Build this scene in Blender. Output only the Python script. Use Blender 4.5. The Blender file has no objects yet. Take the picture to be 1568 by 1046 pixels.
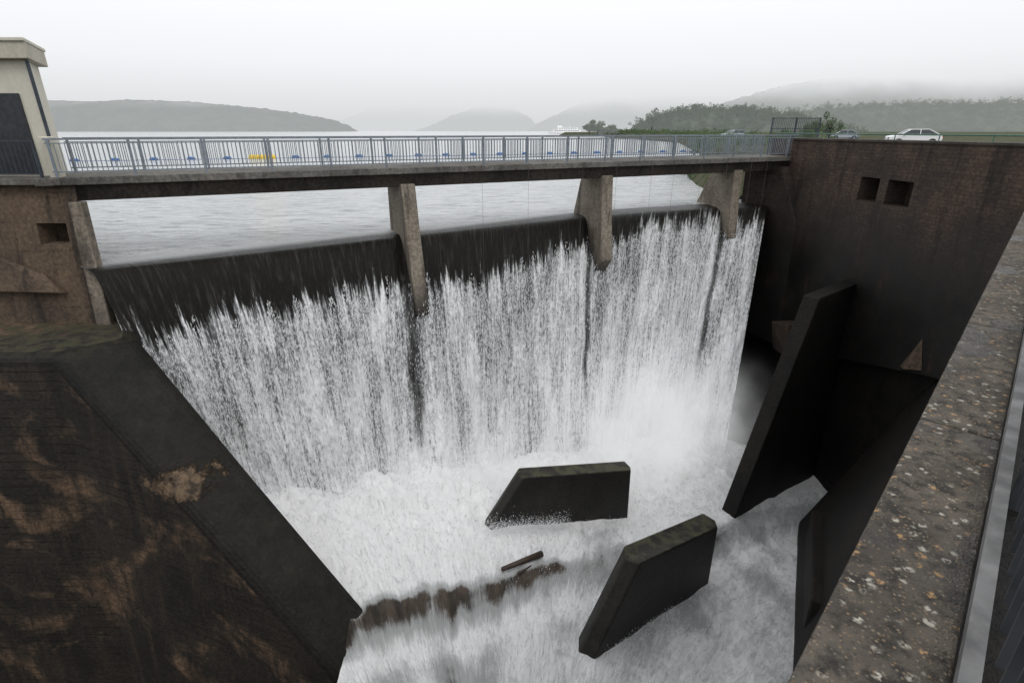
import bpy, bmesh, math, random
from mathutils import Vector, noise, Matrix
random.seed(5)
D=bpy.data; SC=bpy.context.scene
# ------------------------------------------------------------------ helpers
def link(o,parent=None):
    SC.collection.objects.link(o)
    if parent: o.parent=parent
    return o
def empty(name):
    return link(D.objects.new(name,None))
def mesh(name,v,f,mat=None,parent=None,smooth=False,bevel=0):
    m=D.meshes.new(name); m.from_pydata([tuple(p) for p in v],[],f); m.update()
    bm=bmesh.new(); bm.from_mesh(m); bmesh.ops.recalc_face_normals(bm,faces=bm.faces); bm.to_mesh(m); bm.free()
    if smooth:
        m.polygons.foreach_set('use_smooth',[True]*len(m.polygons))
    if mat: m.materials.append(mat)
    o=link(D.objects.new(name,m),parent)
    if bevel:
        b=o.modifiers.new('bevel','BEVEL'); b.width=bevel; b.segments=2; b.limit_method='ANGLE'
    return o
def extr_data(pts,vec):
    n=len(pts); vec=Vector(vec); pts=[Vector(p) for p in pts]
    v=pts+[p+vec for p in pts]
    f=[list(range(n)),list(range(2*n-1,n-1,-1))]+[[i,(i+1)%n,n+(i+1)%n,n+i] for i in range(n)]
    return v,f
def extr(name,pts,vec,mat,parent=None,bevel=0):
    v,f=extr_data(pts,vec); return mesh(name,v,f,mat,parent,bevel=bevel)
class Acc:
    def __init__(s): s.v=[];s.f=[]
    def add(s,v,f):
        o=len(s.v); s.v+= [tuple(p) for p in v]; s.f+=[[i+o for i in q] for q in f]
    def box(s,c,ax,ay,az):
        c=Vector(c);ax=Vector(ax);ay=Vector(ay);az=Vector(az)
        v=[c+ax*i+ay*j+az*k for i in(-1,1) for j in(-1,1) for k in(-1,1)]
        s.add(v,[[0,1,3,2],[4,6,7,5],[0,4,5,1],[2,3,7,6],[0,2,6,4],[1,5,7,3]])
    def ext(s,pts,vec):
        v,f=extr_data(pts,vec); s.add(v,f)
    def tube(s,a,b,r,n=6,r2=None):
        a=Vector(a);b=Vector(b); r2=r if r2 is None else r2
        d=(b-a).normalized(); u=d.orthogonal().normalized(); w=d.cross(u)
        v=[]
        for p,rr in((a,r),(b,r2)):
            for i in range(n):
                t=2*math.pi*i/n; v.append(p+(u*math.cos(t)+w*math.sin(t))*rr)
        s.add(v,[[i,(i+1)%n,n+(i+1)%n,n+i] for i in range(n)]+[list(range(n)),list(range(2*n-1,n-1,-1))])
    def obj(s,name,mat,parent=None,smooth=False,bevel=0):
        return mesh(name,s.v,s.f,mat,parent,smooth,bevel)
def boolcut(o,cut_pts_vec):
    for pts,vec in cut_pts_vec:
        c=extr('cut',pts,vec,None)
        m=o.modifiers.new('b','BOOLEAN'); m.object=c; m.operation='DIFFERENCE'; m.solver='EXACT'
        dg=bpy.context.evaluated_depsgraph_get(); me=D.meshes.new_from_object(o.evaluated_get(dg))
        o.modifiers.clear(); o.data=me; D.objects.remove(c)
def sstep(a,b,x):
    t=max(0,min(1,(x-a)/(b-a))); return t*t*(3-2*t)
def lerp(a,b,t): return a+(b-a)*t
def interp(x,tab):
    if x<=tab[0][0]: return tab[0][1]
    for (a,p),(b,q) in zip(tab,tab[1:]):
        if x<=b: return p+(q-p)*(x-a)/(b-a)
    return tab[-1][1]
def catmull(P,n):
    P=[Vector(p) for p in P]; Q=[2*P[0]-P[1]]+P+[2*P[-1]-P[-2]]
    L=[0]
    for a,b in zip(P,P[1:]): L.append(L[-1]+(b-a).length)
    out=[]
    for i in range(n+1):
        s=L[-1]*i/n; k=0
        while k<len(P)-2 and s>L[k+1]: k+=1
        t=(s-L[k])/(L[k+1]-L[k]); a,b,c,d=Q[k:k+4]
        out.append(.5*((2*b)+(c-a)*t+(2*a-5*b+4*c-d)*t*t+(3*b-a-3*c+d)*t**3))
    return out
# ------------------------------------------------------------------ node DSL
class N:
    def __init__(s,name):
        s.m=D.materials.new(name); s.m.use_nodes=True; s.t=s.m.node_tree; s.t.nodes.clear()
        s.out=s.t.nodes.new('ShaderNodeOutputMaterial')
    def new(s,ty): return s.t.nodes.new(ty)
    def set(s,sock,val):
        if isinstance(val,bpy.types.NodeSocket): s.t.links.new(val,sock)
        else:
            if isinstance(val,(tuple,list)) and len(val)==3 and sock.type=='RGBA': val=(*val,1)
            sock.default_value=val
    def pos(s): return s.new('ShaderNodeNewGeometry').outputs['Position']
    def uv(s): return s.new('ShaderNodeTexCoord').outputs['UV']
    def obj(s): return s.new('ShaderNodeTexCoord').outputs['Object']
    def attr(s,nm):
        a=s.new('ShaderNodeAttribute'); a.attribute_name=nm; return a.outputs['Fac']
    def scale(s,v,sc):
        n=s.new('ShaderNodeVectorMath'); n.operation='MULTIPLY'; s.set(n.inputs[0],v); n.inputs[1].default_value=sc; return n.outputs[0]
    def dist(s,v,c):
        n=s.new('ShaderNodeVectorMath'); n.operation='DISTANCE'; s.set(n.inputs[0],v); n.inputs[1].default_value=c; return n.outputs['Value']
    def noise(s,v,sc,det=4,ro=.55,dist=0):
        n=s.new('ShaderNodeTexNoise'); s.set(n.inputs['Vector'],v); n.inputs['Scale'].default_value=sc
        n.inputs['Detail'].default_value=det; n.inputs['Roughness'].default_value=ro; n.inputs['Distortion'].default_value=dist
        return n.outputs['Fac']
    def math(s,op,a,b=0,c=0):
        n=s.new('ShaderNodeMath'); n.operation=op; s.set(n.inputs[0],a); s.set(n.inputs[1],b); s.set(n.inputs[2],c); return n.outputs[0]
    def map(s,x,a,b,c=0,d=1):
        n=s.new('ShaderNodeMapRange'); n.interpolation_type='SMOOTHSTEP'; s.set(n.inputs[0],x)
        for i,q in enumerate((a,b,c,d)): s.set(n.inputs[i+1],q)
        return n.outputs[0]
    def sep(s,v):
        n=s.new('ShaderNodeSeparateXYZ'); s.set(n.inputs[0],v); return n.outputs
    def comb(s,x,y,z):
        n=s.new('ShaderNodeCombineXYZ'); s.set(n.inputs[0],x); s.set(n.inputs[1],y); s.set(n.inputs[2],z); return n.outputs[0]
    def mix(s,f,a,b,mode='MIX'):
        n=s.new('ShaderNodeMix'); n.data_type='RGBA'; n.blend_type=mode; s.set(n.inputs[0],f); s.set(n.inputs[6],a); s.set(n.inputs[7],b); return n.outputs[2]
    def bump(s,h,st,dist=.02,nrm=None):
        n=s.new('ShaderNodeBump'); s.set(n.inputs['Height'],h); n.inputs['Strength'].default_value=st; n.inputs['Distance'].default_value=dist
        if nrm is not None: s.set(n.inputs['Normal'],nrm)
        return n.outputs[0]
    def bsdf(s,col,rough=.8,normal=None,spec=.5,metal=0,ior=1.45,out=True):
        n=s.new('ShaderNodeBsdfPrincipled'); s.set(n.inputs['Base Color'],col); s.set(n.inputs['Roughness'],rough)
        n.inputs['Metallic'].default_value=metal; n.inputs['IOR'].default_value=ior; s.set(n.inputs['Specular IOR Level'],spec)
        if normal is not None: s.set(n.inputs['Normal'],normal)
        if out: s.t.links.new(n.outputs[0],s.out.inputs[0])
        return n.outputs[0]
    def mixsh(s,f,a,b,out=True):
        n=s.new('ShaderNodeMixShader'); s.set(n.inputs[0],f); s.set(n.inputs[1],a); s.set(n.inputs[2],b)
        if out: s.t.links.new(n.outputs[0],s.out.inputs[0])
        return n.outputs[0]
def concrete(name,c1,c2,stain,stain_amt=.6,wet=None,wetcol=(.012,.011,.010),bump=.5,rough=.85,boards=0,bstr=.35,brick=0,moss=0,mossz=.4,spec=.4,patch=None,mott=1,spall=None,rust=0):
    n=N(name); P=n.pos()
    a=n.map(n.noise(P,.5,6,.6),.35,.65); b=n.noise(n.scale(P,(2.2,2.2,.22)),1,6,.65); c=n.noise(P,9,8,.65)
    col=n.mix(a,c1,c2)
    col=n.mix(n.math('MULTIPLY',n.map(b,.5,.68),stain_amt),col,stain)
    if patch:
        pf=n.math('MULTIPLY',n.map(n.noise(n.scale(P,(.28,.28,.34)),1,5,.62,.8),patch[1],patch[1]+.14),n.map(n.noise(n.scale(P,(2.4,2.4,.6)),1,6,.7),.36,.6,.1,1))
        col=n.mix(pf,col,patch[0])
    col=n.mix(n.map(c,.3,.75),n.mix(mott,col,n.mix(1,col,(.6,.6,.6),'MULTIPLY')),n.mix(mott,col,n.mix(1,col,(1.35,1.32,1.28),'MULTIPLY')))
    h=n.math('ADD',c,n.math('MULTIPLY',n.noise(P,45,3),.3))
    if spall:   # places where the surface has broken away and shows older, browner concrete
        for sc_,cc_ in spall:
            dd=n.math('ADD',n.dist(n.scale(P,sc_),tuple(x*y for x,y in zip(cc_,sc_))),n.math('MULTIPLY',n.math('SUBTRACT',n.noise(P,1.8,8,.75),.5),2.6))
            fsp=n.map(dd,.45,.75,1,0)
            col=n.mix(n.math('MULTIPLY',fsp,.8),col,n.mix(n.map(n.noise(n.scale(P,(5,5,2)),1,6,.7),.35,.65),(.035,.025,.018),(.20,.135,.085))); h=n.math('SUBTRACT',h,n.math('MULTIPLY',fsp,1.2))
    if boards:
        z=n.math('ADD',n.sep(P)[2],n.math('MULTIPLY',n.noise(P,.5,2),.06)); w=n.math('FRACT',n.math('MULTIPLY',z,boards)); ln=n.map(w,0,.10,0,1)
        vis=n.map(n.noise(P,.9,4),.4,.65)
        cell=n.noise(n.comb(0,0,n.math('FLOOR',n.math('MULTIPLY',z,boards))),3.3,1)
        dk=n.math('MULTIPLY',n.math('SUBTRACT',1,ln),vis)
        h=n.math('SUBTRACT',h,n.math('MULTIPLY',dk,.5)); col=n.mix(n.math('MULTIPLY',dk,bstr),col,(.012,.010,.009))
        col=n.mix(n.math('MULTIPLY',cell,.35),col,n.mix(1,col,(1.5,1.4,1.3),'MULTIPLY'))
    if brick:
        s=n.sep(P); t=n.new('ShaderNodeTexBrick'); n.set(t.inputs['Vector'],n.comb(n.math('ADD',s[1],n.math('MULTIPLY',s[0],.3)),s[2],0))
        t.inputs['Scale'].default_value=1; t.inputs['Brick Width'].default_value=.42; t.inputs['Row Height'].default_value=.14
        t.inputs['Mortar Size'].default_value=.012; t.inputs['Color1'].default_value=(1.2,1.16,1.12,1); t.inputs['Color2'].default_value=(.72,.72,.72,1); t.inputs['Mortar'].default_value=(.5,.5,.5,1)
        col=n.mix(brick,col,n.mix(1,col,t.outputs['Color'],'MULTIPLY')); h=n.math('SUBTRACT',h,n.math('MULTIPLY',t.outputs['Fac'],.6))
    if moss:
        nz=n.sep(n.new('ShaderNodeNewGeometry').outputs['Normal'])[2]
        f=n.math('MULTIPLY',n.map(nz,mossz,.95),n.map(n.noise(P,2.5,5),.40,.58))
        col=n.mix(n.math('MULTIPLY',f,moss),col,n.mix(n.noise(P,20,3),(.022,.022,.011),(.085,.082,.045)))
    rg=rough
    if wet:
        z=n.sep(P)[2]; zz=n.math('ADD',z,n.math('MULTIPLY',n.math('SUBTRACT',n.noise(n.scale(P,(.7,.7,.3)),.8,6,.65),.5),wet[2]))
        f=n.map(zz,wet[0],wet[1],1,0); col=n.mix(f,col,n.mix(a,wetcol,tuple(x*1.9 for x in wetcol))); rg=n.map(f,0,1,rough,.5)
    if rust:
        rf=n.math('MULTIPLY',n.map(n.noise(n.scale(P,(1.3,1.3,.5)),.9,7,.7),.56,.70),n.map(n.noise(n.scale(P,(5,5,.6)),1,5,.7),.42,.6))
        col=n.mix(n.math('MULTIPLY',rf,rust),col,(.085,.045,.028))
    n.bsdf(col,rg,n.bump(h,bump,.03),spec); return n.m
def plain(name,col,rough=.6,metal=0,var=.25,sc=6,spec=.5):
    n=N(name); P=n.pos(); f=n.noise(P,sc,5)
    c=n.mix(n.map(f,.3,.7),tuple(x*(1-var) for x in col),tuple(x*(1+var) for x in col))
    n.bsdf(c,rough,n.bump(f,.15,.01),spec,metal); return n.m
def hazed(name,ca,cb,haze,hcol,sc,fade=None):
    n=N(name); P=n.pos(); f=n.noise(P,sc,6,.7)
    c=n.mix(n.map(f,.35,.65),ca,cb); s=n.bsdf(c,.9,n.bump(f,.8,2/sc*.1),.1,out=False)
    e=n.new('ShaderNodeEmission'); e.inputs[0].default_value=(*hcol,1); e.inputs[1].default_value=1  # distance haze painted into the surface as a flat glow
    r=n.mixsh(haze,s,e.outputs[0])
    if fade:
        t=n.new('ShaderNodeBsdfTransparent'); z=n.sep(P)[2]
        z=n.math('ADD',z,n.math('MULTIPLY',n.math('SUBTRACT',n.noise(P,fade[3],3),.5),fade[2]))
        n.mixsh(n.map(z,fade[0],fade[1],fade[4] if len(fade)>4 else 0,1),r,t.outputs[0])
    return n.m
# ------------------------------------------------------------------ materials
LAKE=-4.1
m_beam=concrete('bridge_concrete',(.072,.062,.052),(.044,.038,.033),(.02,.018,.016),.7)
m_slab=concrete('slab_concrete',(.16,.155,.14),(.10,.095,.088),(.05,.045,.04),.6)
m_pier=concrete('pier_concrete',(.27,.24,.20),(.16,.14,.112),(.045,.038,.032),.8,wet=(-7.5,-4.9,2.5),boards=1.6,bstr=.2)
m_abut=concrete('abutment_concrete',(.115,.083,.058),(.052,.040,.031),(.018,.015,.013),.85,boards=1.1,bstr=.3)
m_block=concrete('block_concrete',(.05,.034,.024),(.03,.022,.017),(.012,.010,.009),.8)
SP=[((.55,.55,1.6),(-9.6,12.6,-9.5))]
m_left=concrete('chute_wall_concrete',(.014,.0125,.0112),(.028,.0235,.0195),(.05,.037,.027),.6,boards=3.4,bstr=.4,moss=.75,mossz=.9,rough=.65,bump=1,patch=((.15,.10,.066),.50),spall=SP)
m_leftcap=concrete('chute_wall_cap',(.0085,.008,.0073),(.014,.0125,.011),(.026,.022,.018),.5,moss=.25,mossz=.55,rough=.65,bump=1,spec=.25,spall=SP)
m_baf=concrete('baffle_concrete',(.022,.020,.018),(.012,.011,.010),(.035,.030,.025),.4,moss=1,rough=.55,boards=2,bstr=.3)
m_wall=concrete('wall_masonry',(.090,.064,.050),(.048,.037,.031),(.018,.015,.0135),.75,wet=(-6.8,-1.4,7.5),wetcol=(.010,.009,.0083),brick=.7,bump=.8,rust=.55)
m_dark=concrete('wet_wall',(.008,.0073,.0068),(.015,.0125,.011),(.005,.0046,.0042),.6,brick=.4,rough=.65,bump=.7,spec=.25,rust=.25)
m_cream=concrete('render_cream',(.62,.60,.51),(.57,.545,.46),(.42,.39,.33),.2,bump=.04,mott=.15)
m_roof=concrete('roof_fascia',(.50,.47,.39),(.42,.39,.33),(.20,.18,.15),.4,bump=.1,mott=.3)
m_rail=plain('galvanised_steel',(.20,.23,.26),.5,.2,.2)
m_raildark=plain('painted_steel_dark',(.045,.055,.07),.5,.2,.2)
m_black=plain('dark_opening',(.012,.012,.014),.6)
m_door=plain('steel_door',(.035,.038,.045),.5,.2)
m_asph=plain('asphalt',(.06,.06,.062),.8,0,.2,3)
m_green=plain('green_paint',(.06,.14,.10),.5)
def coping_mat():
    n=N('exposed_aggregate'); P=n.pos()
    v=n.new('ShaderNodeTexVoronoi'); n.set(v.inputs['Vector'],P); v.inputs['Scale'].default_value=80
    cs=n.sep(v.outputs['Color']); big=n.noise(P,2.2,6,.6); mid=n.noise(P,14,5,.65)
    base=n.mix(n.map(big,.35,.65),(.07,.058,.046),(.135,.115,.09))
    base=n.mix(n.map(mid,.42,.66),base,(.026,.022,.018))
    peb=n.mix(cs[0],(.055,.046,.037),n.mix(cs[1],(.32,.29,.235),(.42,.28,.15)))
    isp=n.math('MULTIPLY',n.map(v.outputs['Distance'],.0,.60,1,0),n.map(cs[2],.36,.52))
    col=n.mix(isp,base,peb)
    v2=n.new('ShaderNodeTexVoronoi'); n.set(v2.inputs['Vector'],n.mix(.06,P,n.comb(mid,big,mid))); v2.inputs['Scale'].default_value=26
    c2=n.sep(v2.outputs['Color'])
    lich=n.math('MULTIPLY',n.map(v2.outputs['Distance'],.18,.46,1,0),n.map(c2[0],.62,.66))
    lich=n.math('MULTIPLY',lich,n.map(n.noise(P,60,3),.4,.55))
    col=n.mix(lich,col,n.mix(n.map(c2[1],.5,.55),(.48,.45,.38),(.44,.27,.13)))
    wet=n.map(n.noise(P,1.3,3),.56,.64); col=n.mix(wet,col,n.mix(1,col,(.5,.5,.52),'MULTIPLY'))
    h=n.math('ADD',n.math('MULTIPLY',isp,.5),n.math('ADD',mid,n.noise(P,120,3)))
    n.bsdf(col,n.map(wet,0,1,.75,.22),n.bump(h,.9,.012),.5); return n.m
m_coping=coping_mat()
def lake_mat():
    n=N('lake_surface'); P=n.pos()
    a=n.noise(n.scale(P,(.8,1.5,1)),1.3,5,.6,.7); b=n.noise(n.scale(P,(.2,.5,1)),.35,4,.55)
    h=n.math('ADD',n.math('MULTIPLY',a,.8),n.math('MULTIPLY',b,1.2))
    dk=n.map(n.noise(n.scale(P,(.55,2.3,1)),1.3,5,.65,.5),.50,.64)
    n.bsdf(n.mix(n.math('MULTIPLY',dk,.8),(.50,.515,.52),(.17,.185,.19)),.14,n.bump(h,.9,.35),.5,ior=1.33); return n.m  # sky reflection and dark ripple strokes painted into the base colour
m_lake=lake_mat()
def fall_mat():
    n=N('falling_water'); U=n.uv(); s=n.sep(U); P=n.pos(); gap=n.attr('foam')
    fr=n.noise(n.scale(U,(3.0,.22,1)),1,5,.78); fr2=n.noise(n.scale(U,(.45,.05,1)),1,2)
    th=n.math('ADD',n.math('MULTIPLY',n.math('SUBTRACT',fr,.5),5.4),n.math('MULTIPLY',n.math('SUBTRACT',fr2,.5),2.4))
    w=n.map(n.math('ADD',s[1],th),-.1,.5)
    w=n.math('MULTIPLY',w,n.map(gap,.2,.9,.2,1))
    st=n.noise(n.scale(U,(8,.45,1)),1,6,.72); cl=n.noise(n.scale(U,(12,4.5,1)),1,6,.80,.4); lg=n.noise(n.scale(U,(.9,.18,1)),1,4)
    g=n.math('ADD',n.math('ADD',n.math('MULTIPLY',st,.42),n.math('MULTIPLY',cl,.5)),n.math('MULTIPLY',lg,.34))
    dens=n.map(s[1],.2,8,.0,.06)
    wc=n.mix(n.map(n.math('ADD',g,dens),.55,.73),(.12,.125,.127),(.94,.95,.96))
    fn=n.noise(n.scale(U,(7,.8,1)),1,7,.7)
    film=n.mix(n.map(fn,.48,.72),(.010,.009,.008),(.050,.045,.040))
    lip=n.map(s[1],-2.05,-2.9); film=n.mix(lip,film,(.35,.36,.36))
    col=n.mix(w,film,wc)
    h=n.math('ADD',n.math('MULTIPLY',g,1.0),n.math('MULTIPLY',n.noise(n.scale(U,(14,4,1)),1,4),.4))
    n.bsdf(col,n.map(w,0,1,.30,.75),n.bump(h,.75,.13),n.mix(lip,(.16,.16,.16),(.5,.5,.5))); return n.m
m_fall=fall_mat()
def foam_mat():
    n=N('foaming_water'); U=n.uv(); P=n.pos(); F=n.attr('foam')
    st=n.noise(n.scale(U,(2.6,.50,1)),1,10,.74,1.0); fi=n.noise(n.scale(U,(9,2.6,1)),1,7,.78,1.0); bl=n.noise(P,1.2,8,.68,1.2)
    g=n.math('ADD',n.math('MULTIPLY',st,.50),n.math('ADD',n.math('MULTIPLY',fi,.24),n.math('MULTIPLY',bl,.32)))
    x=n.math('ADD',g,n.math('SUBTRACT',F,.60))
    w=n.map(x,.33,.56); w2=n.map(x,.58,.86)
    bn=n.noise(n.scale(U,(2.2,.9,1)),1,6,.6)
    br=n.mix(n.map(bn,.35,.65),(.034,.028,.023),(.105,.082,.062))
    gr=n.mix(n.map(F,.45,.85),br,(.24,.235,.225))
    wc=n.mix(w2,(.48,.49,.49),(.96,.96,.96)); wc=n.mix(n.map(fi,.36,.50,.55,0),wc,(.42,.43,.43))
    col=n.mix(w,gr,wc)
    h=n.math('ADD',g,n.math('MULTIPLY',fi,.5))
    n.bsdf(col,n.map(w,0,1,.12,.7),n.bump(h,.8,.18),.4); return n.m
m_foam=foam_mat()
m_spray=plain('spray_drops',(.92,.93,.94),.6,0,.04)

# ------------------------------------------------------------------ frame of the dam
O=Vector((-14.1,17.36,0)); e=Vector((.898,.4405,0)).normalized(); n_=Vector((e.y,-e.x,0))  # n_: downstream
def B(s,d,z): return O+e*s+n_*d+Vector((0,0,z))
Z=Vector((0,0,1))
def silld(x,y): return (x+.54)*(-.46)+(y-14.1)*.888
def floorz(x,y):
    return -14.99-.22*x+.03*y-.6*(1-sstep(-1.0,.1,silld(x,y)))
# ------------------------------------------------------------------ bridge
br=empty('footbridge'); LEN=33.6
extr('deck_slab',[B(-.6,.18,-1.36),B(-.6,.18,-1.60),B(-.6,-2.4,-1.60),B(-.6,-2.4,-1.36)],e*(LEN+.6),m_slab,br,.02)
extr('deck_beam',[B(.1,-.05,-1.6),B(.1,-.25,-2.12),B(.1,-2.0,-2.12),B(.1,-2.2,-1.6)],e*(LEN-.1),m_beam,br,.02)
for nm,d in(('railing_downstream',.06),('railing_upstream',-2.28)):
    a=Acc()
    a.box(B(LEN/2-.1,d,-.25),e*(LEN/2),n_*.035,Z*.028)
    a.box(B(LEN/2-.1,d,-1.20),e*(LEN/2),n_*.015,Z*.02)
    a.box(B(LEN/2-.1,d,-.37),e*(LEN/2),n_*.012,Z*.015)
    s=0
    while s<LEN-.2:
        a.box(B(s,d+.012,-.84),e*.035,n_*.035,Z*.60); s+=2.05
    s=.13
    while s<LEN-.2:
        a.box(B(s,d,-.785),e*.012,n_*.012,Z*.41); s+=.135
    a.obj(nm,m_rail,br)
a=Acc()
for s in(14.2,16.4,19.2,21.1,23.2,24.6,26.4,28.2,30.0,31.2):
    a.tube(B(s,.22,-1.3),B(s,.24,-5.2-random.random()),.006,4)
a.obj('hanging_wires',m_slab,br)
# piers
def pier(front,ddir,th,back_top,back_bot,slope,zend,name='bridge_pier'):
    f=Vector((*front,0)); dd=Vector((*ddir,0)).normalized(); tt=Vector((-dd.y,dd.x,0))
    def q(d,z): return f+dd*d+Z*z-tt*th/2
    pts=[q(0,-2.0),q(slope*.25,-3.6),q(slope,zend),q(slope-.5,zend-.5),q(-1.6,zend-3),q(back_bot,-9),q(back_bot,-4.6),q(back_top,-2.0)]
    return extr(name,pts,tt*th,m_pier,None,.04)
pier((-4.15,22.2),(.44,-.9),.58,-2.3,-2.4,1.0,-7.2)
pier((4.55,26.5),(.30,-.95),.58,-2.3,-3.4,.45,-6.0)
pier((12.3,30.4),(.18,-.98),.5,-2.2,-4.0,.3,-5.6)
# ------------------------------------------------------------------ left abutment, gatehouse
ab=empty('dam_abutment')
fr_=[(-13.72,17.45,-1.4),(-13.68,17.3,-2.2),(-13.45,16.85,-6.3),(-13.3,16.4,-12)]
v=fr_+[(-28,y,z) for x,y,z in fr_]+[(-17.9,22.4,-1.4),(-17.9,22.4,-12),(-28,22.4,-1.4),(-28,22.4,-12)]
w=mesh('abutment_wall',v,[[0,1,5,4],[1,2,6,5],[2,3,7,6],[0,8,9,3,2,1],[8,10,11,9],[0,4,10,8],[3,9,11,7],[4,5,6,7,11,10]],m_abut,ab)
boolcut(w,[([(-15.15,14,-2.75),(-14.2,14,-2.75),(-14.2,14,-3.42),(-15.15,14,-3.42)],(0,4.4,0))])
v=[(-13.9,17.12,-1.38),(-28,17.0,-1.38),(-28,21,-1.38),(-17,21,-1.38)]
extr('walkway_slab',v,(0,0,-.2),m_slab,ab,.02)
v=[(-13.55,17.25,-2.1),(-13.25,16.65,-6.5),(-13.72,16.62,-6.5),(-13.95,17.22,-2.1)]
extr('wall_rib',v,(-.05,.35,0),m_pier,ab,.03)
extr('relief_band',[(-15.2,16.98,-4.35),(-16.6,16.98,-3.7),(-28,16.98,-3.7),(-28,16.7,-4.6),(-14.6,16.7,-4.9)],(0,.3,-.1),m_abut,ab,.03)
gh=empty('gatehouse_building')
fp=[(-14.55,18.0),(-15.75,19.9),(-21,19.9),(-21,18.0)]
w=extr('walls',[(x,y,-1.38) for x,y in fp],(0,0,3.35),m_cream,gh,.01)
rf=[(-14.25,17.75),(-15.6,20.15),(-21.2,20.15),(-21.2,17.75)]
extr('roof_fascia',[(x,y,1.97) for x,y in rf],(0,0,.45),m_roof,gh,.02)
rf=[(-14.2,17.70),(-15.58,20.2),(-21.25,20.2),(-21.25,17.70)]
extr('roof_cap',[(x,y,2.42) for x,y in rf],(0,0,.10),m_cream,gh,.02)
extr('steel_door',[(-15.05,17.94,-1.3),(-17.4,17.94,-1.3),(-17.4,17.94,1.05),(-15.05,17.94,1.05)],(0,.05,0),m_door,gh,.01)
a=Acc(); a.tube((-14.45,17.9,1.95),(-14.45,17.9,-1.3),.05,8); a.obj('drain_pipe',m_raildark,gh)
extr('jamb_pillar',[(-14.35,17.35,-1.38),(-14.05,17.35,-1.38),(-14.15,17.75,-1.38),(-14.45,17.75,-1.38)],(0,0,1.2),m_cream,gh,.02)
a=Acc(); xx=Vector((1,0,0)); yy=Vector((0,1,0))
a.box((-21,17.12,-.3),xx*6.6,yy*.03,Z*.025); a.box((-21,17.12,-1.24),xx*6.6,yy*.02,Z*.02)
x=-14.5
while x>-22:
    a.box((x,17.12,-.78),xx*.012,yy*.02,Z*.46); x-=.15
for x in(-14.4,-16.4,-18.4): a.box((x,17.12,-.84),xx*.035,yy*.035,Z*.55)
a.obj('walkway_railing',m_raildark)
# ------------------------------------------------------------------ left chute wall
A=Vector((-11.7,15.4,-6)); Bt=Vector((-3.75,12.0,-14.3)); C=Vector((-13.2,14.1,-6)); Dt=Vector((-4.9,10.6,-14.3))
Bu=Vector((-3.55,11.7,-15.6)); Du=Vector((-4.3,10.2,-15.6))
v=[(-12.9,17.4,-5.98),A,Bt,Bu,(-3.7,11.2,-22),(-12.9,17.4,-22),      #0-5
   (-28,17.4,-5.98),(-28,14.0,-6.0),C,Dt,Du,(-4.2,9.4,-22),(-13.6,13.2,-22),(-28,13.4,-22),(-28,17.4,-22)]
f=[[0,1,8,7,6],[1,2,9,8],[2,3,10,9],[3,4,11,10],[0,5,4,3,2,1],[8,9,10,11,12],[7,8,12,13],[6,7,13,14],[0,6,14,5],[4,5,14,13,12,11]]
lw=mesh('chute_wall',v,f,m_left,None)
lw.data.materials.append(m_leftcap)
for k in(1,2): lw.data.polygons[k].material_index=1
b=lw.modifiers.new('bevel','BEVEL'); b.width=.3; b.segments=4; b.limit_method='ANGLE'; b.material=1
# ------------------------------------------------------------------ baffles
def wall_block(name,topL,topR,baseL,baseR,th,mat,ch=.35):
    topL,topR,baseL,baseR=map(Vector,(topL,topR,baseL,baseR))
    d=(topR-topL); d.z=0; d.normalize(); t=Vector((-d.y,d.x,0))*th
    c=d*ch
    v=[topL,topR-c,baseR-c,baseR-c-Z*3,baseL-Z*3,baseL,
       topL+t*.55-c*1.0,topR+t,baseR+t,baseR+t-Z*3,baseL+t-Z*3,baseL+t*.55-c,
       topR+t*.35,baseR+t*.35,baseR+t*.35-Z*3, topL+t+c*.6,baseL+t+c*.4]
    f=[[0,1,2,3,4,5],[15,16,10,9,8,7],[0,6,15,7,12,1],[0,5,11,6],[6,11,16,15],[5,4,10,16,11],[1,12,13,2],[2,13,14,3],[12,7,8,13],[13,8,9,14]]
    return mesh(name,v,f,mat,None,bevel=.06)
wall_block('baffle_wall',(.45,17.0,-12.25),(5.05,18.75,-13.1),(-1.0,16.5,-14.6),(5.1,18.75,-15.8),.7,m_baf,.12)
wall_block('baffle_wall',(4.15,13.35,-12.85),(8.05,16.5,-14.0),(2.65,12.25,-15.7),(8.05,16.5,-16.6),.85,m_baf,.3)
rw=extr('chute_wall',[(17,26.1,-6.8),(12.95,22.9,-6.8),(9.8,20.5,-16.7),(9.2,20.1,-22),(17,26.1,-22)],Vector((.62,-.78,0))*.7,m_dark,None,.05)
# ------------------------------------------------------------------ right retaining wall
wd=Vector((.0995,-.995,0)); wn=Vector((.995,.0995,0)); W0=Vector((15.5,34,0))
def W(s,d,z): return W0+wd*s+wn*d+Z*z
up=extr('retaining_wall',[W(0,0,-.5),W(16.4,0,-.5),W(16.4,0,-8.9),W(14.3,0,-9.3),W(8,0,-11),W(0,0,-13)],wn*1.2,m_wall,None)
boolcut(up,[([W(8.0,-.5,-2.0),W(9.2,-.5,-2.0),W(9.2,-.5,-3.05),W(8.0,-.5,-3.05)],wn*1.5),
            ([W(9.7,-.5,-2.0),W(11.1,-.5,-2.0),W(11.1,-.5,-3.05),W(9.7,-.5,-3.05)],wn*1.5)])
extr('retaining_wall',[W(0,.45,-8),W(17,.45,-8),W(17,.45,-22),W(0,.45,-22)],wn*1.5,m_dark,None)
extr('parapet_coping',[W(0,-.07,-.5),W(0,1.25,-.5),W(0,1.25,-.4),W(0,-.07,-.4)],wd*16.5,m_beam,None,.015)
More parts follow.
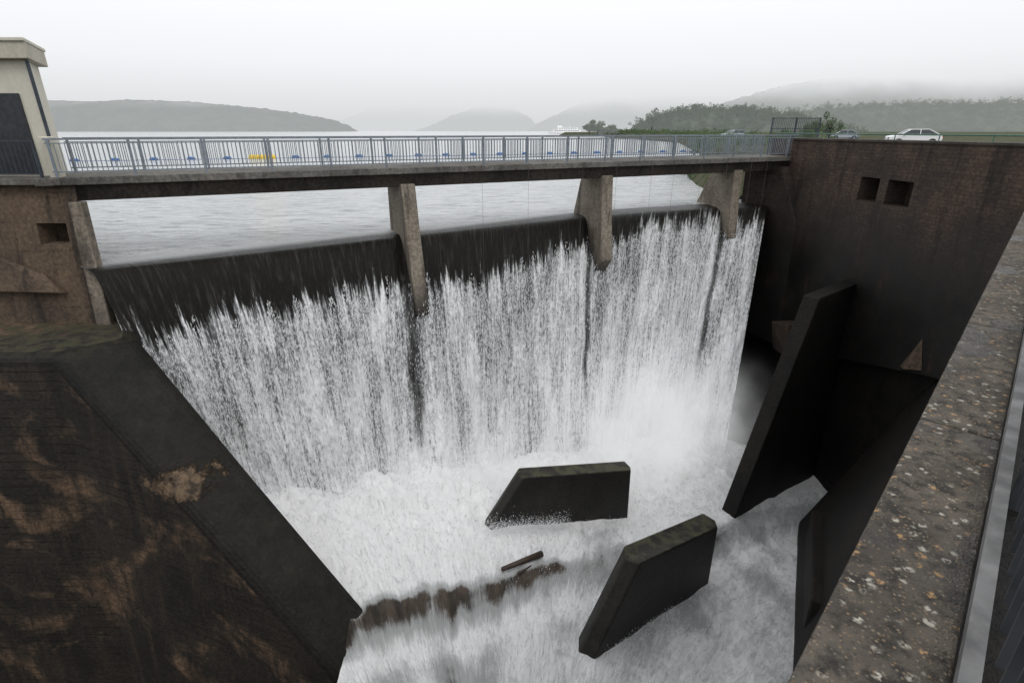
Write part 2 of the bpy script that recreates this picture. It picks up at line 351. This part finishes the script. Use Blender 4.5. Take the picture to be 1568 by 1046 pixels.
extr('dam_abutment',[(13.9,33.5,-1.9),(15.2,31.7,-1.9),(15.9,30.2,-5.0),(16.2,29.3,-12),(16.2,33.5,-12),(14.2,33.5,-12)],Vector((1.5,.2,0)),m_wall,None,.05)
extr('stone_block',[W(5.6,-1.6,-9.9),W(6.8,-1.3,-9.7),W(6.8,-1.1,-11.6),W(5.6,-1.2,-11.6)],wn*1.8,m_block,None,.08)
mesh('stone_bracket',[W(13.6,-.02,-7.9),W(12.9,-.02,-9.5),W(14.0,-.02,-9.2),W(13.5,-.4,-9.35)],[[0,1,3],[0,3,2],[1,2,3],[0,2,1]],m_abut,None,bevel=.03)
a=Acc(); a.tube(W(0,.2,-.17),W(16.3,.2,-.17),.03,8)
s=0
while s<16.4: a.tube(W(s,.2,-.45),W(s,.2,-.17),.022,6); s+=2.3
a.obj('pipe_railing',m_green)
# ------------------------------------------------------------------ near wall + coping + railing
ND=Vector((.96,1,0)).normalized(); NN=Vector((ND.y,-ND.x,0))
N0=Vector((-.22,0,0))
def Q(s,d,z): return N0+ND*s+NN*d+Z*z
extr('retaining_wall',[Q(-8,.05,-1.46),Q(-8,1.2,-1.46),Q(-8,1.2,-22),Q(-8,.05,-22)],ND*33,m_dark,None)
cp=Acc()
for i in range(-3,14):
    s0=i*2.0+1.3; cp.box(Q(s0+.998,.155,-1.405),ND*.996,NN*.155,Z*.055)
cp.obj('wall_coping',m_coping,None,bevel=.012)
bv=[(13.9,20.9,-17.6),(9.25,12.2,-16.9),(2.5,2.5,-16),(2.5,2.5,-23),(9.25,12.2,-23),(13.9,20.9,-23)]
tv=[(18.3,20.3,-8.5),(11.0,12.0,-9.5),(2.3,2.2,-9.5)]
mesh('wall_footing',bv+tv,[[0,1,7,6],[1,2,8,7],[0,5,4,1],[1,4,3,2]],m_dark,None)
extr('footing_ledge',[(13.0,18.9,-15.2),(10.3,13.9,-15.0),(11.2,13.4,-15.0),(14.1,18.3,-15.2)],(0,0,-3),m_dark,None,.08)
rl=empty('parapet_railing')
a=Acc(); a.box(Q(8,.335,-1.30),ND*15,NN*.022,Z*.03); a.obj('bottom_rail',plain('worn_steel',(.16,.16,.16),.6,.2,.35),rl)
a=Acc()
a.box(Q(8,.40,-.24),ND*15,NN*.025,Z*.02)
s=-5
while s<23:
    a.box(Q(s,.40,-.76),ND*.006,NN*.022,Z*.52); s+=.14
s=-4.7
while s<23: a.box(Q(s,.41,-.86),ND*.012,NN*.03,Z*.62); s+=1.9
a.obj('bars',plain('dark_galvanised',(.045,.048,.053),.6,.2,.3),rl)
# ------------------------------------------------------------------ ground / land / road / lake
mesh('ground',[(-6000,-6000,-23),(6000,-6000,-23),(6000,6000,-23),(-6000,6000,-23)],[[0,1,2,3]],plain('earth',(.06,.05,.035),.9))
land=[(16.2,34.5),(17.5,45),(20.5,58),(37,100),(62,200),(66,420),(48,520),(110,600),(700,1300),(5000,3000),(5000,-3000),(-3000,-3000),(-9,-8.2),(.8,0),(17.6,17.4)]
sk=[(13.5,35.5),(13.5,45),(16.5,58),(32,102),(57,202),(60,425),(40,524),(100,610),(690,1310),(4990,3010)]
v=[(x,y,-1.5) for x,y in land]+[(x,y,-5.5) for x,y in sk]
L=len(land); f=[list(range(L))]+[[i,i+1,L+i+1,L+i] for i in range(len(sk)-1)]
ng=N('grass_bank'); P=ng.pos(); q=ng.noise(P,.8,6,.7)
ng.bsdf(ng.mix(ng.map(q,.35,.65),(.035,.05,.018),(.10,.095,.06)),.95,ng.bump(q,.6,.1),.1)
mesh('grass_bank',v,f,ng.m)
mesh('road',[(17.9,18.5,-1.49),(19.0,34,-1.49),(28,52,-1.49),(50,104,-1.49),(95,210,-1.49),(104,206,-1.49),(60,98,-1.49),(38,46,-1.49),(28,22,-1.49),(27,10,-1.49)],[[0,1,2,3,4,5,6,7,8,9]],m_asph)
mesh('footpath',[Q(-8,.32,-1.492),Q(-8,3.5,-1.492),Q(24,3.5,-1.492),Q(24,.32,-1.492)],[[0,1,2,3]],m_asph)
# lake + falls
NS=760; NT=190
CR=catmull([(-13.5,16.75,0),(-9.4,19.4,0),(-5.2,22.3,0),(3.3,27.9,0),(10.7,31.3,0),(14.9,32.0,0)],NS)
BS=catmull([(-11.0,15.2,0),(-7.0,17.4,0),(-2.8,19.6,0),(6.0,24.6,0),(9.6,26.0,0),(11.9,25.6,0)],NS)
dirs=[(BS[i]-CR[i]).normalized() for i in range(NS+1)]
up_edge=[CR[i]-dirs[i]*1.4 for i in range(0,NS+1,8)]
v=[(p.x,p.y,LAKE) for p in up_edge]+[(17.5,36,LAKE),(80,130,LAKE),(5900,130,LAKE),(5900,5900,LAKE),(-5900,5900,LAKE),(-5900,19,LAKE),(-17.5,19,LAKE)]
mesh('lake_water',v,[list(range(len(v)))],m_lake)
T0=[(-14,2.1),(-9,1.75),(-5,1.6),(-3.5,1.95),(-1,1.75),(3,1.3),(6,.85),(9,.4),(12,.4),(13,.5),(15,.6)]
vs=[];uvs=[];gp=[]
sl=[0]
for i in range(NS): sl.append(sl[-1]+(CR[i+1]-CR[i]).length)
pre=8
def gapf(i,dr):
    g=1
    for px,wd0 in((-4.6,.22),(4.0,.16),(12.4,.16)):
        dd=abs(CR[i].x+ .12*noise.noise(Vector((dr*.8,px,0)))-px)
        g=min(g,1-.9*math.exp(-(dd/(wd0*1.1))**2)*sstep(10.5,6,dr))
    return g
for i in range(NS+1):
    c=CR[i];b=BS[i];zb=floorz(b.x,b.y)-.3; t0=interp(c.x,T0); H=LAKE-.06-zb; dh=(b-c)
    for k in range(pre):
        q=k/pre; p=c-dirs[i]*1.45*(1-q)
        vs.append((p.x,p.y,LAKE+.004-.05*q*q+ .012*noise.noise(Vector((sl[i]*2,q*3,0))))); uvs.append((sl[i],-1.45*(1-q)-t0)); gp.append(1)
    for j in range(NT+1):
        ft=(j/NT)**1.35; dr=H*ft; w=.75*math.sqrt(ft)+.25*ft**1.5
        p=c+dh*w; vv=dr-t0; gg=gapf(i,dr)
        amp=.018+.20*sstep(-.3,1.6,vv)
        nn=noise.noise(Vector((sl[i]*1.6,vv*.35,3)))+.6*noise.noise(Vector((sl[i]*5,vv*1.1,7)))+.35*noise.noise(Vector((sl[i]*11,vv*3,1)))
        p=p+dirs[i]*(amp*nn-(1-gg)*.35)
        vs.append((p.x,p.y,LAKE-.055-dr)); uvs.append((sl[i],vv)); gp.append(gg)
R=pre+NT+1
fs=[(i*R+j,(i+1)*R+j,(i+1)*R+j+1,i*R+j+1) for i in range(NS) for j in range(R-1)]
def gridmesh(name,vs,fs,uvs,mat,attr=None,parent=None):
    m=D.meshes.new(name); m.from_pydata(vs,[],fs); m.update()
    m.polygons.foreach_set('use_smooth',[True]*len(m.polygons))
    ul=m.uv_layers.new(name='UVMap'); idx=[0]*len(m.loops); m.loops.foreach_get('vertex_index',idx)
    flat=[]
    for k in idx: flat+=uvs[k]
    ul.data.foreach_set('uv',flat)
    if attr:
        at=m.attributes.new('foam','FLOAT','POINT'); at.data.foreach_set('value',attr)
    m.materials.append(mat); return link(D.objects.new(name,m),parent)
wf=empty('waterfall')
gridmesh('water_sheet',vs,fs,uvs,m_fall,gp,wf)
dv=[];df=[]
def fleck(p,nrm,wv,hh,lean=.1):
    t=Vector((-nrm.y,nrm.x,0))*wv; u=Vector((random.uniform(-lean,lean),random.uniform(-lean,lean),1))*hh
    q=len(dv); dv.extend([tuple(p-u),tuple(p+t-nrm*wv*.5),tuple(p+u),tuple(p-t-nrm*wv*.5)]); df.append((q,q+1,q+2,q+3))
for k in range(58000):
    i=random.randrange(NS); j=random.randrange(pre+30,R)
    x,y,z=vs[i*R+j]; vv=uvs[i*R+j][1]
    th=(noise.noise(Vector((sl[i]*3,vv*.3,21)))*1.4)
    if vv+th<.3 or random.random()>gp[i*R+j]: continue
    o=dirs[i]*(random.random()**2*.5*min(1,.2+vv/3)+.02)
    p=Vector((x,y,z))+o+Vector((random.uniform(-.04,.04),0,random.uniform(-.05,.05)))
    fleck(p,dirs[i],random.uniform(.005,.013)*(1.5 if random.random()<.15 else 1),random.uniform(.02,.09))
mesh('drops',dv,df,m_spray,wf)
# ------------------------------------------------------------------ apron water
vs2=[];uv2=[];fo=[]; NX=360; NY=320
def wallx(y):
    if y<12.0: return -3.9
    if y<15.4: return -3.75-(y-12.0)*2.338
    return -12.5
for i in range(NX+1):
    x=-13+30*i/NX
    for j in range(NY+1):
        y=4+23*j/NY
        d=silld(x,y)
        dx,dy=x-0,y-5; r=math.hypot(dx,dy); an=math.atan2(dx,dy)
        turb=.11+.24*sstep(1.5,6,d)
        nz=noise.noise(Vector((an*9,r*.45,0)))+.6*noise.noise(Vector((an*26,r*1.3,4)))+.5*noise.noise(Vector((x*1.3,y*1.3,9)))+.35*abs(noise.noise(Vector((x*3.0,y*3.0,2))))+.2*noise.noise(Vector((x*7,y*7,12)))
        wob=.35*noise.noise(Vector((x*.4,y*.4,1)))+.28*noise.noise(Vector((an*22,r*.5,8)))
        dd=d+.1+wob
        band=math.exp(-(dd/(.62 if dd<0 else .36))**2)
        bs=interp(x,[(-4,.92),(-1,.80),(2,.60),(5,.42),(10,.36)])+.42*noise.noise(Vector((an*11,0,5)))
        band=max(0,min(1,band*bs))
        foam=1.07-.66*band
        foam-= .24*sstep(-.5,-1.6,d)*max(0,.4+1.2*noise.noise(Vector((an*7,r*.25,11))))*interp(x,[(-4,1.3),(0,.95),(5,.7)])
        foam-= .12*sstep(4.5,1,d)+.14*max(0,noise.noise(Vector((x*.5,y*.5,31))))*2
        foam+= .12*math.exp(-((dd+1.25)/.35)**2)
        for (bx_,by_,rr) in((3.4,17.2,1.1),(6.6,14.6,.9),(9.6,18.2,1.1)):
            foam-=.16*math.exp(-((x-bx_)**2+(y-by_)**2)/rr**2)
        turb*= 1-.7*band
        vs2.append((x,y,floorz(x,y)+turb*nz)); uv2.append((an*11,r)); fo.append(foam)
fs2=[]
for i in range(NX):
    for j in range(NY):
        k=i*(NY+1)+j; x,y,_=vs2[k]
        if x<wallx(y)-1.0: continue
        fs2.append((k,k+NY+1,k+NY+2,k+1))
gridmesh('spillway_water',vs2,fs2,uv2,m_foam,fo)
dv=[];df=[]
def splash(n,fn,h,w=(.004,.013)):
    for k in range(n):
        x,y=fn(); z=floorz(x,y)+.02+abs(random.gauss(0,1))*h
        a_=random.uniform(0,6.28); fleck(Vector((x,y,z)),Vector((math.cos(a_),math.sin(a_),0)),random.uniform(*w),random.uniform(.008,.03),1)
def foot():
    i=random.randrange(NS); p=BS[i]+dirs[i]*abs(random.gauss(0,.7)); return p.x,p.y
splash(14000,foot,.45)
def seg(a,b,s):
    t=random.random(); return a[0]+(b[0]-a[0])*t+random.gauss(0,s),a[1]+(b[1]-a[1])*t+random.gauss(0,s)
splash(6000,lambda:seg((-.9,16.3),(2.2,17.3),.15),.28)
splash(2200,lambda:seg((3.2,12.6),(6,14.8),.2),.12)
splash(9000,lambda:(random.uniform(-8,10),random.uniform(14,22)),.08)
mesh('splash_drops',dv,df,m_spray,None)
# driftwood
a=Acc(); zz=floorz(.6,15.2)+.25
a.tube((-.35,14.6,floorz(-.35,14.6)+.12),(1.1,15.55,floorz(1.1,15.5)+.22),.08,8,.12); a.tube((.2,14.6,zz-.15),(.7,14.95,zz-.1),.05,6,.02)
a.obj('driftwood_log',plain('wet_wood',(.05,.035,.025),.6),None,True)
# ------------------------------------------------------------------ spray cloud at the foot of the falls
def mist(name,loc,sc,dens,rot=24,lum=.76):
    bm=bmesh.new(); bmesh.ops.create_icosphere(bm,subdivisions=3,radius=1); m=D.meshes.new(name); bm.to_mesh(m); bm.free()
    o=link(D.objects.new(name,m)); o.location=loc; o.scale=sc; o.rotation_euler=(0,0,math.radians(rot))
    n=N(name+'_vol'); Pp=n.obj(); l=n.new('ShaderNodeVectorMath'); l.operation='LENGTH'; n.set(l.inputs[0],Pp)
    f=n.map(l.outputs['Value'],.0,1,1,0); k=n.map(n.noise(n.pos(),.45,3,.6),.32,.7,.2,1.5)
    dn=n.math('MULTIPLY',n.math('MULTIPLY',n.math('MULTIPLY',f,f),k),dens)
    ab_=n.new('ShaderNodeVolumeAbsorption'); ab_.inputs['Color'].default_value=(0,0,0,1); n.set(ab_.inputs['Density'],dn)
    em=n.new('ShaderNodeEmission'); em.inputs[0].default_value=(.98,.99,1,1); n.set(em.inputs[1],n.math('MULTIPLY',dn,lum))  # glow stands in for daylight scattered inside the spray
    ad=n.new('ShaderNodeAddShader'); n.set(ad.inputs[0],ab_.outputs[0]); n.set(ad.inputs[1],em.outputs[0])
    n.t.links.new(ad.outputs[0],n.out.inputs['Volume']); m.materials.append(n.m)
    try: n.m.cycles.volume_step_rate=4
    except Exception as ex: print(ex)
mist('spray_mist',(7.0,23.4,-14.0),(9.5,4.6,5.6),.75)
mist('spray_mist',(-2,18.8,-13.4),(8.5,2.4,1.9),.28)
# ------------------------------------------------------------------ hills
def ridge(name,y,pts,depth,mat,bump,n=260,base=-6):
    v=[];f=[];M=10
    x0,x1=pts[0][0],pts[-1][0]
    for i in range(n+1):
        x=lerp(x0,x1,i/n); h=interp(x,pts)
        for j in range(M+1):
            q=j/M; zz=base+(h-base)*math.sin(q*math.pi/2)**.8
            zz+= bump*(noise.noise(Vector((x/bump*.28,q*9,y)))+.6*noise.noise(Vector((x/bump*.8,q*20,y+3))))*(.2+.8*q)*min(1,(h-base)/(bump*2+1))
            v.append((x,y+depth*q+noise.noise(Vector((x*.01,q,1)))*depth*.1,zz))
    for i in range(n):
        for j in range(M): a=i*(M+1)+j; f.append((a,a+M+1,a+M+2,a+1))
    return mesh(name,v,f,mat,None,True)
G1=(.03,.045,.02);G2=(.07,.09,.04)
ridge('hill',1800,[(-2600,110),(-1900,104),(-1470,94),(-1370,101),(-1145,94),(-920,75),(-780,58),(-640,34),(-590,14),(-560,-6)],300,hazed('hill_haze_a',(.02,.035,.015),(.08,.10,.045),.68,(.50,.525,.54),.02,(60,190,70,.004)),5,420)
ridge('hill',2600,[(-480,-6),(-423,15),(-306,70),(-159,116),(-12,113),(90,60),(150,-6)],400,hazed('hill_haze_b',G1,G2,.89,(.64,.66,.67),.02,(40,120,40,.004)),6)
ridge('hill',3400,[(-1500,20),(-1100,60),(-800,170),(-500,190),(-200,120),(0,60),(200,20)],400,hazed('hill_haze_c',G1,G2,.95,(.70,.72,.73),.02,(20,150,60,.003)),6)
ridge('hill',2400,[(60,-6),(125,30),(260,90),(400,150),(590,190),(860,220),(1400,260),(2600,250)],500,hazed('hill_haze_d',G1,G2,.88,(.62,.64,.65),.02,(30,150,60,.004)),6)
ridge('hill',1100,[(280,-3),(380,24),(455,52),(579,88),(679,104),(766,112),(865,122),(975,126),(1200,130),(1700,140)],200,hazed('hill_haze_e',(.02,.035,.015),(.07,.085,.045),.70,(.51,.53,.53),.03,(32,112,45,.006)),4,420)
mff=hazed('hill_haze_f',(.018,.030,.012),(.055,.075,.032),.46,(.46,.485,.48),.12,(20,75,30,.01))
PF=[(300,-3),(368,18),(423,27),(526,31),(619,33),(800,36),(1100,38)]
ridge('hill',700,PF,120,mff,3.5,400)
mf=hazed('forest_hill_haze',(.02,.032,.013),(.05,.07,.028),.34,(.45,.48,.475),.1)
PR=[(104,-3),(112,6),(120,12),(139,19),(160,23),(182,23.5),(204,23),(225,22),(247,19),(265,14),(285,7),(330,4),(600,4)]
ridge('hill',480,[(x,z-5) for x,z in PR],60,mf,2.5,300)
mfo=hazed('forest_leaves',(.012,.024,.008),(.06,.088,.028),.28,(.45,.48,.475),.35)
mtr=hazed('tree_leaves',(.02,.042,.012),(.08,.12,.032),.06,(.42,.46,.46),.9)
def crown(acc,c,r,n,sz):
    c=Vector(c)
    subs=[(c+Vector((random.gauss(0,.42)*r[0],random.gauss(0,.42)*r[1],random.gauss(0,.38)*r[2])),random.uniform(.3,.55)) for _ in range(9)]
    for k in range(n):
        s,q=random.choice(subs); d=Vector((random.gauss(0,1),random.gauss(0,1),random.gauss(0,1))).normalized()*random.random()**.35
        p=s+Vector((d.x*r[0]*q,d.y*r[1]*q,d.z*r[2]*q))
        a=Vector((random.gauss(0,1),random.gauss(0,1),random.gauss(0,1))).normalized(); b=a.orthogonal().normalized()
        a=a*sz*random.uniform(.5,1.2); b=b*sz*random.uniform(.4,.9)
        acc.add([p-a,p+b,p+a*1.1,p-b*.8],[[0,1,2,3]])
fa=Acc()
for k in range(400):
    x=random.uniform(108,300); y=480+random.random()*45; h=interp(x,PR)-5
    q=(y-480)/60; z=-6+(h+6)*math.sin(max(.1,q)*math.pi/2)**.8
    r=random.uniform(3.0,5.6); crown(fa,(x,y,z+r*.6),(r,r,r*.8),90,.75)
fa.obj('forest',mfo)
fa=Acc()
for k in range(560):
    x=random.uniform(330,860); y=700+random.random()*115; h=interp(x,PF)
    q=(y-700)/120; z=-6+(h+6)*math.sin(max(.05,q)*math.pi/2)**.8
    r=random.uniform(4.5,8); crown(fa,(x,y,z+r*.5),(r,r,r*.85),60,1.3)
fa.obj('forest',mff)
def tree(x,y,zb,h,r,sz,n,mat=mtr):
    t=empty('tree'); a=Acc(); a.tube((x,y,zb-.3),(x+.1*r,y,zb+h*.45),h*.03,8,h*.018)
    for k in range(6):
        an=k*1.05; a.tube((x+.1*r,y,zb+h*(.3+.02*k)),(x+math.cos(an)*r*.6,y+math.sin(an)*r*.6,zb+h*(.6+.04*k)),h*.014,6,h*.004)
    a.obj('trunk',plain('bark',(.06,.045,.035),.9),t,True)
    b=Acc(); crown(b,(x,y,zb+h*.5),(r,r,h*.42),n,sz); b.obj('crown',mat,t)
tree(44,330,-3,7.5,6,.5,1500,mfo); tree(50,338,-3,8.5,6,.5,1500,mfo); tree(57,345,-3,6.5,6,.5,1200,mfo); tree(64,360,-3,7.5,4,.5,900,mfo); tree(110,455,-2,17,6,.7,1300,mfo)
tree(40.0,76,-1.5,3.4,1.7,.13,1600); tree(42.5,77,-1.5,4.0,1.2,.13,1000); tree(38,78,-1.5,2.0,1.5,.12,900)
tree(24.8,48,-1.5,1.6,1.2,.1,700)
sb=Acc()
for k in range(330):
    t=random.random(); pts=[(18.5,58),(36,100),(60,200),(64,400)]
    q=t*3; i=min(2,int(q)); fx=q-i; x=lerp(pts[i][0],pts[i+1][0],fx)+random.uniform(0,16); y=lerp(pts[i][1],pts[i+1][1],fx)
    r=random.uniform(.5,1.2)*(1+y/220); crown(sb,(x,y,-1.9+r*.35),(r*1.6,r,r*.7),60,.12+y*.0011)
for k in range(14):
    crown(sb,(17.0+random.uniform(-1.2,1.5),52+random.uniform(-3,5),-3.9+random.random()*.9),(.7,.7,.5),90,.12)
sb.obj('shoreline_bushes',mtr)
# ------------------------------------------------------------------ fence at bridge head
a=Acc(); 
f0=Vector((16.3,36.2,0)); fd=Vector((1,.12,0)).normalized()
for s in(0,1.6,3.2): a.box(f0+fd*s+Z*-.35,fd*.04,Vector((0,.04,0)),Z*1.1)
for z in(.70,.1,-.6,-1.3): a.box(f0+fd*1.6+Z*z,fd*1.6,Vector((0,.015,0)),Z*.02)
s=.1
while s<3.2: a.box(f0+fd*s+Z*-.3,fd*.010,Vector((0,.01,0)),Z*1.0); s+=.12
a.obj('security_fence',m_raildark)
# ------------------------------------------------------------------ cars
def car(name,loc,ang,paint):
    r=empty(name); r.location=loc; r.rotation_euler=(0,0,ang)
    mp=N(name+'_paint'); f_=mp.noise(mp.pos(),2,2); mp.bsdf(mp.mix(f_,tuple(x*.92 for x in paint),paint),.25,None,.6)
    gl=N('car_glass'); gl.bsdf((.02,.025,.03),.08,None,.8)
    ty=plain('tyre',(.02,.02,.02),.9)
    prof=[(-2.15,.35),(-2.2,.62),(-2.1,.86),(-1.3,.98),(-.5,1.0),(1.5,1.0),(2.05,.95),(2.15,.7),(2.1,.35),(1.75,.28),(-1.8,.28)]
    extr('body',[(x,-.88,z) for x,z in prof],(0,1.76,0),mp.m,r,.09)
    v=[];top=[(-1.25,.97,.80),(-.45,1.42,.62),(.15,1.47,.60),(1.0,1.44,.60),(1.85,1.0,.78)]
    for x,z,w in top: v+=[(x,-w,z),(x,w,z)]
    mesh('roof',[(p[0],p[1],p[2]+.01) for p in v[2:8]]+[(p[0]*1.0,p[1]*.98,p[2]-.05) for p in v[2:8]],[[0,1,3,2],[2,3,5,4],[0,2,8,6],[2,4,10,8],[1,7,9,3],[3,9,11,5],[0,6,7,1],[4,5,11,10],[6,8,9,7],[8,10,11,9]],mp.m,r)
    f=[[0,1,3,2],[2,3,5,4],[4,5,7,6],[6,7,9,8],[0,2,4,6,8],[1,9,7,5,3],[0,8,9,1]]
    mesh('windows',v[:10],f,gl.m,r)
    a=Acc()
    for sx in(-1,1):
        for xa,za,xb,zb in((-1.25,1.0,-.45,1.45),(.3,1.0,.32,1.46),(1.85,1.0,1.0,1.45)):
            a.tube((xa,sx*.81,za),(xb,sx*.61,zb),.035,6)
        a.tube((-.45,sx*.61,1.45),(1.0,sx*.60,1.46),.035,6)
    a.obj('pillars',mp.m,r)
    a=Acc()
    for x in(-1.35,1.35):
        for y in(-.9,.9): a.tube((x,y-.1,.32),(x,y+.1,.32),.33,20)
    a.obj('tyres',ty,r)
    a=Acc()
    for x in(-1.35,1.35):
        for y in(-1.01,1.01): a.tube((x,y-.01,.32),(x,y+.01,.32),.20,12)
    a.obj('wheel_rims',m_rail,r)
    a=Acc(); a.box((-2.16,-.62,.68),(.05,0,0),(0,.2,0),(0,0,.08)); a.box((-2.16,.62,.68),(.05,0,0),(0,.2,0),(0,0,.08)); a.obj('headlights',m_rail,r)
    a=Acc(); a.box((2.13,-.65,.78),(.05,0,0),(0,.16,0),(0,0,.09)); a.box((2.13,.65,.78),(.05,0,0),(0,.16,0),(0,0,.09)); a.obj('tail_lights',plain('red_lens',(.3,.02,.02),.3),r)
    a=Acc(); a.box((-.95,-.98,1.0),(.06,0,0),(0,.09,0),(0,0,.06)); a.box((-.95,.98,1.0),(.06,0,0),(0,.09,0),(0,0,.06)); a.obj('mirrors',mp.m,r)
car('parked_car',(38.5,55,-1.38),math.radians(-20),(.85,.85,.85))
car('parked_car',(55.5,96,-1.46),math.radians(-15),(.42,.45,.50))
car('parked_van',(37.5,97,-1.46),math.radians(20),(.30,.38,.40))
# ------------------------------------------------------------------ passenger boat
bt=empty('passenger_boat'); mw=plain('boat_white',(.9,.9,.9),.4,0,.03); bx,by=0,0
v=[];xs=[-20,-17,-8,8,17,20]; wd_=[.4,2.6,3.6,3.6,3.3,2.6]
for x,w in zip(xs,wd_): v+=[(bx+x,by-w,1.9),(bx+x,by+w,1.9),(bx+x*.97,by-w*.7,-.4),(bx+x*.97,by+w*.7,-.4)]
f=[]
for i in range(5): a_=4*i; f+=[[a_,a_+4,a_+5,a_+1],[a_,a_+2,a_+6,a_+4],[a_+1,a_+5,a_+7,a_+3],[a_+2,a_+3,a_+7,a_+6]]
f+=[[0,1,3,2],[20,22,23,21]]
mesh('hull',v,f,mw,bt)
a=Acc(); a.box((1,0,3.0),(15,0,0),(0,3,0),(0,0,1.1)); a.box((2,0,5.2),(11,0,0),(0,2.6,0),(0,0,1.0)); a.box((-7,0,6.9),(2.5,0,0),(0,1.8,0),(0,0,.8)); a.tube((4,0,6),(4,0,9.5),.15,6); a.obj('cabins',mw,bt)
a=Acc()
for k in range(11): a.box((-12+k*2.5,-3.03,3.2),(.9,0,0),(0,.03,0),(0,0,.35))
for k in range(8): a.box((-7+k*2.5,-2.63,5.3),(.9,0,0),(0,.03,0),(0,0,.3))
a.obj('windows',m_rail,bt)
bt.location=(60,640,LAKE); bt.scale=(1,1,1.15)
# ------------------------------------------------------------------ buoys
a=Acc();yb=Acc()
def buoy(acc,x,y,l,r):
    v=[];n=8
    for q,rr in((-1,.35),(-.75,.9),(0,1),(.75,.9),(1,.35)):
        for i in range(n):
            t=2*math.pi*i/n; v.append((x+q*l,y+math.cos(t)*rr*r,LAKE+.12+math.sin(t)*rr*r))
    f=[[k*n+i,k*n+(i+1)%n,(k+1)*n+(i+1)%n,(k+1)*n+i] for k in range(4) for i in range(n)]+[list(range(n)),list(range(4*n,5*n))]
    acc.add(v,f)
px=None
for k in range(24):
    x=-62+k*4.6; y=80+ (x+62)*.36
    if k==5: 
        for dx in(-1.6,-.8,0,.8,1.6): buoy(yb,x+dx,y,.42,.48)
        for dx in(-1.2,-.4,.4,1.2): buoy(yb,x+dx,y-.9,.42,.48)
    else: buoy(a,x,y,.6,.30)
    if px: a.tube((px[0],px[1],LAKE+.03),(x,y,LAKE+.03),.04,4)
    px=(x,y)
a.obj('buoy_line',plain('buoy_blue',(.05,.13,.33),.5),None,True); yb.obj('marker_buoy',plain('buoy_yellow',(.75,.52,.02),.5),None,True)
# ------------------------------------------------------------------ world, sun, camera
w=D.worlds.new('World'); SC.world=w; w.use_nodes=True; t=w.node_tree; t.nodes.clear()
out=t.nodes.new('ShaderNodeOutputWorld'); bg=t.nodes.new('ShaderNodeBackground'); sky=t.nodes.new('ShaderNodeTexSky'); sky.sky_type='NISHITA'; sky.sun_disc=False
EL,RO=math.radians(55),math.radians(150)
sky.sun_elevation=EL; sky.sun_rotation=RO
tc=t.nodes.new('ShaderNodeTexCoord'); sp=t.nodes.new('ShaderNodeSeparateXYZ'); t.links.new(tc.outputs['Generated'],sp.inputs[0])
cr=t.nodes.new('ShaderNodeValToRGB'); t.links.new(sp.outputs[2],cr.inputs[0])
E=cr.color_ramp.elements; E[0].position=0; E[0].color=(6.8,7.0,7.15,1); E[1].position=1; E[1].color=(12.6,12.7,12.9,1)
for p,c in((.035,(7.6,7.75,7.9,1)),(.10,(9.3,9.4,9.55,1)),(.2,(10.6,10.7,10.85,1))):
    q=E.new(p); q.color=c
mx=t.nodes.new('ShaderNodeMix'); mx.data_type='RGBA'; mx.inputs[0].default_value=.93
t.links.new(sky.outputs[0],mx.inputs[6]); t.links.new(cr.outputs[0],mx.inputs[7]); t.links.new(mx.outputs[2],bg.inputs[0]); bg.inputs[1].default_value=.1
t.links.new(bg.outputs[0],out.inputs[0])
sl_=D.lights.new('sun','SUN'); sl_.energy=.9; sl_.angle=math.radians(25); sl_.color=(1,.98,.96); so=link(D.objects.new('sun',sl_))
so.rotation_euler=(math.radians(35),0,math.radians(30))
cam=D.cameras.new('camera'); cam.sensor_width=36; cam.lens=18.83; cam.clip_end=20000; cam.clip_start=.05
co=link(D.objects.new('camera',cam)); co.location=(0,0,0); co.rotation_euler=(math.radians(68.5),0,0); SC.camera=co
SC.view_settings.view_transform='Standard'; SC.view_settings.look='None'; SC.view_settings.exposure=0
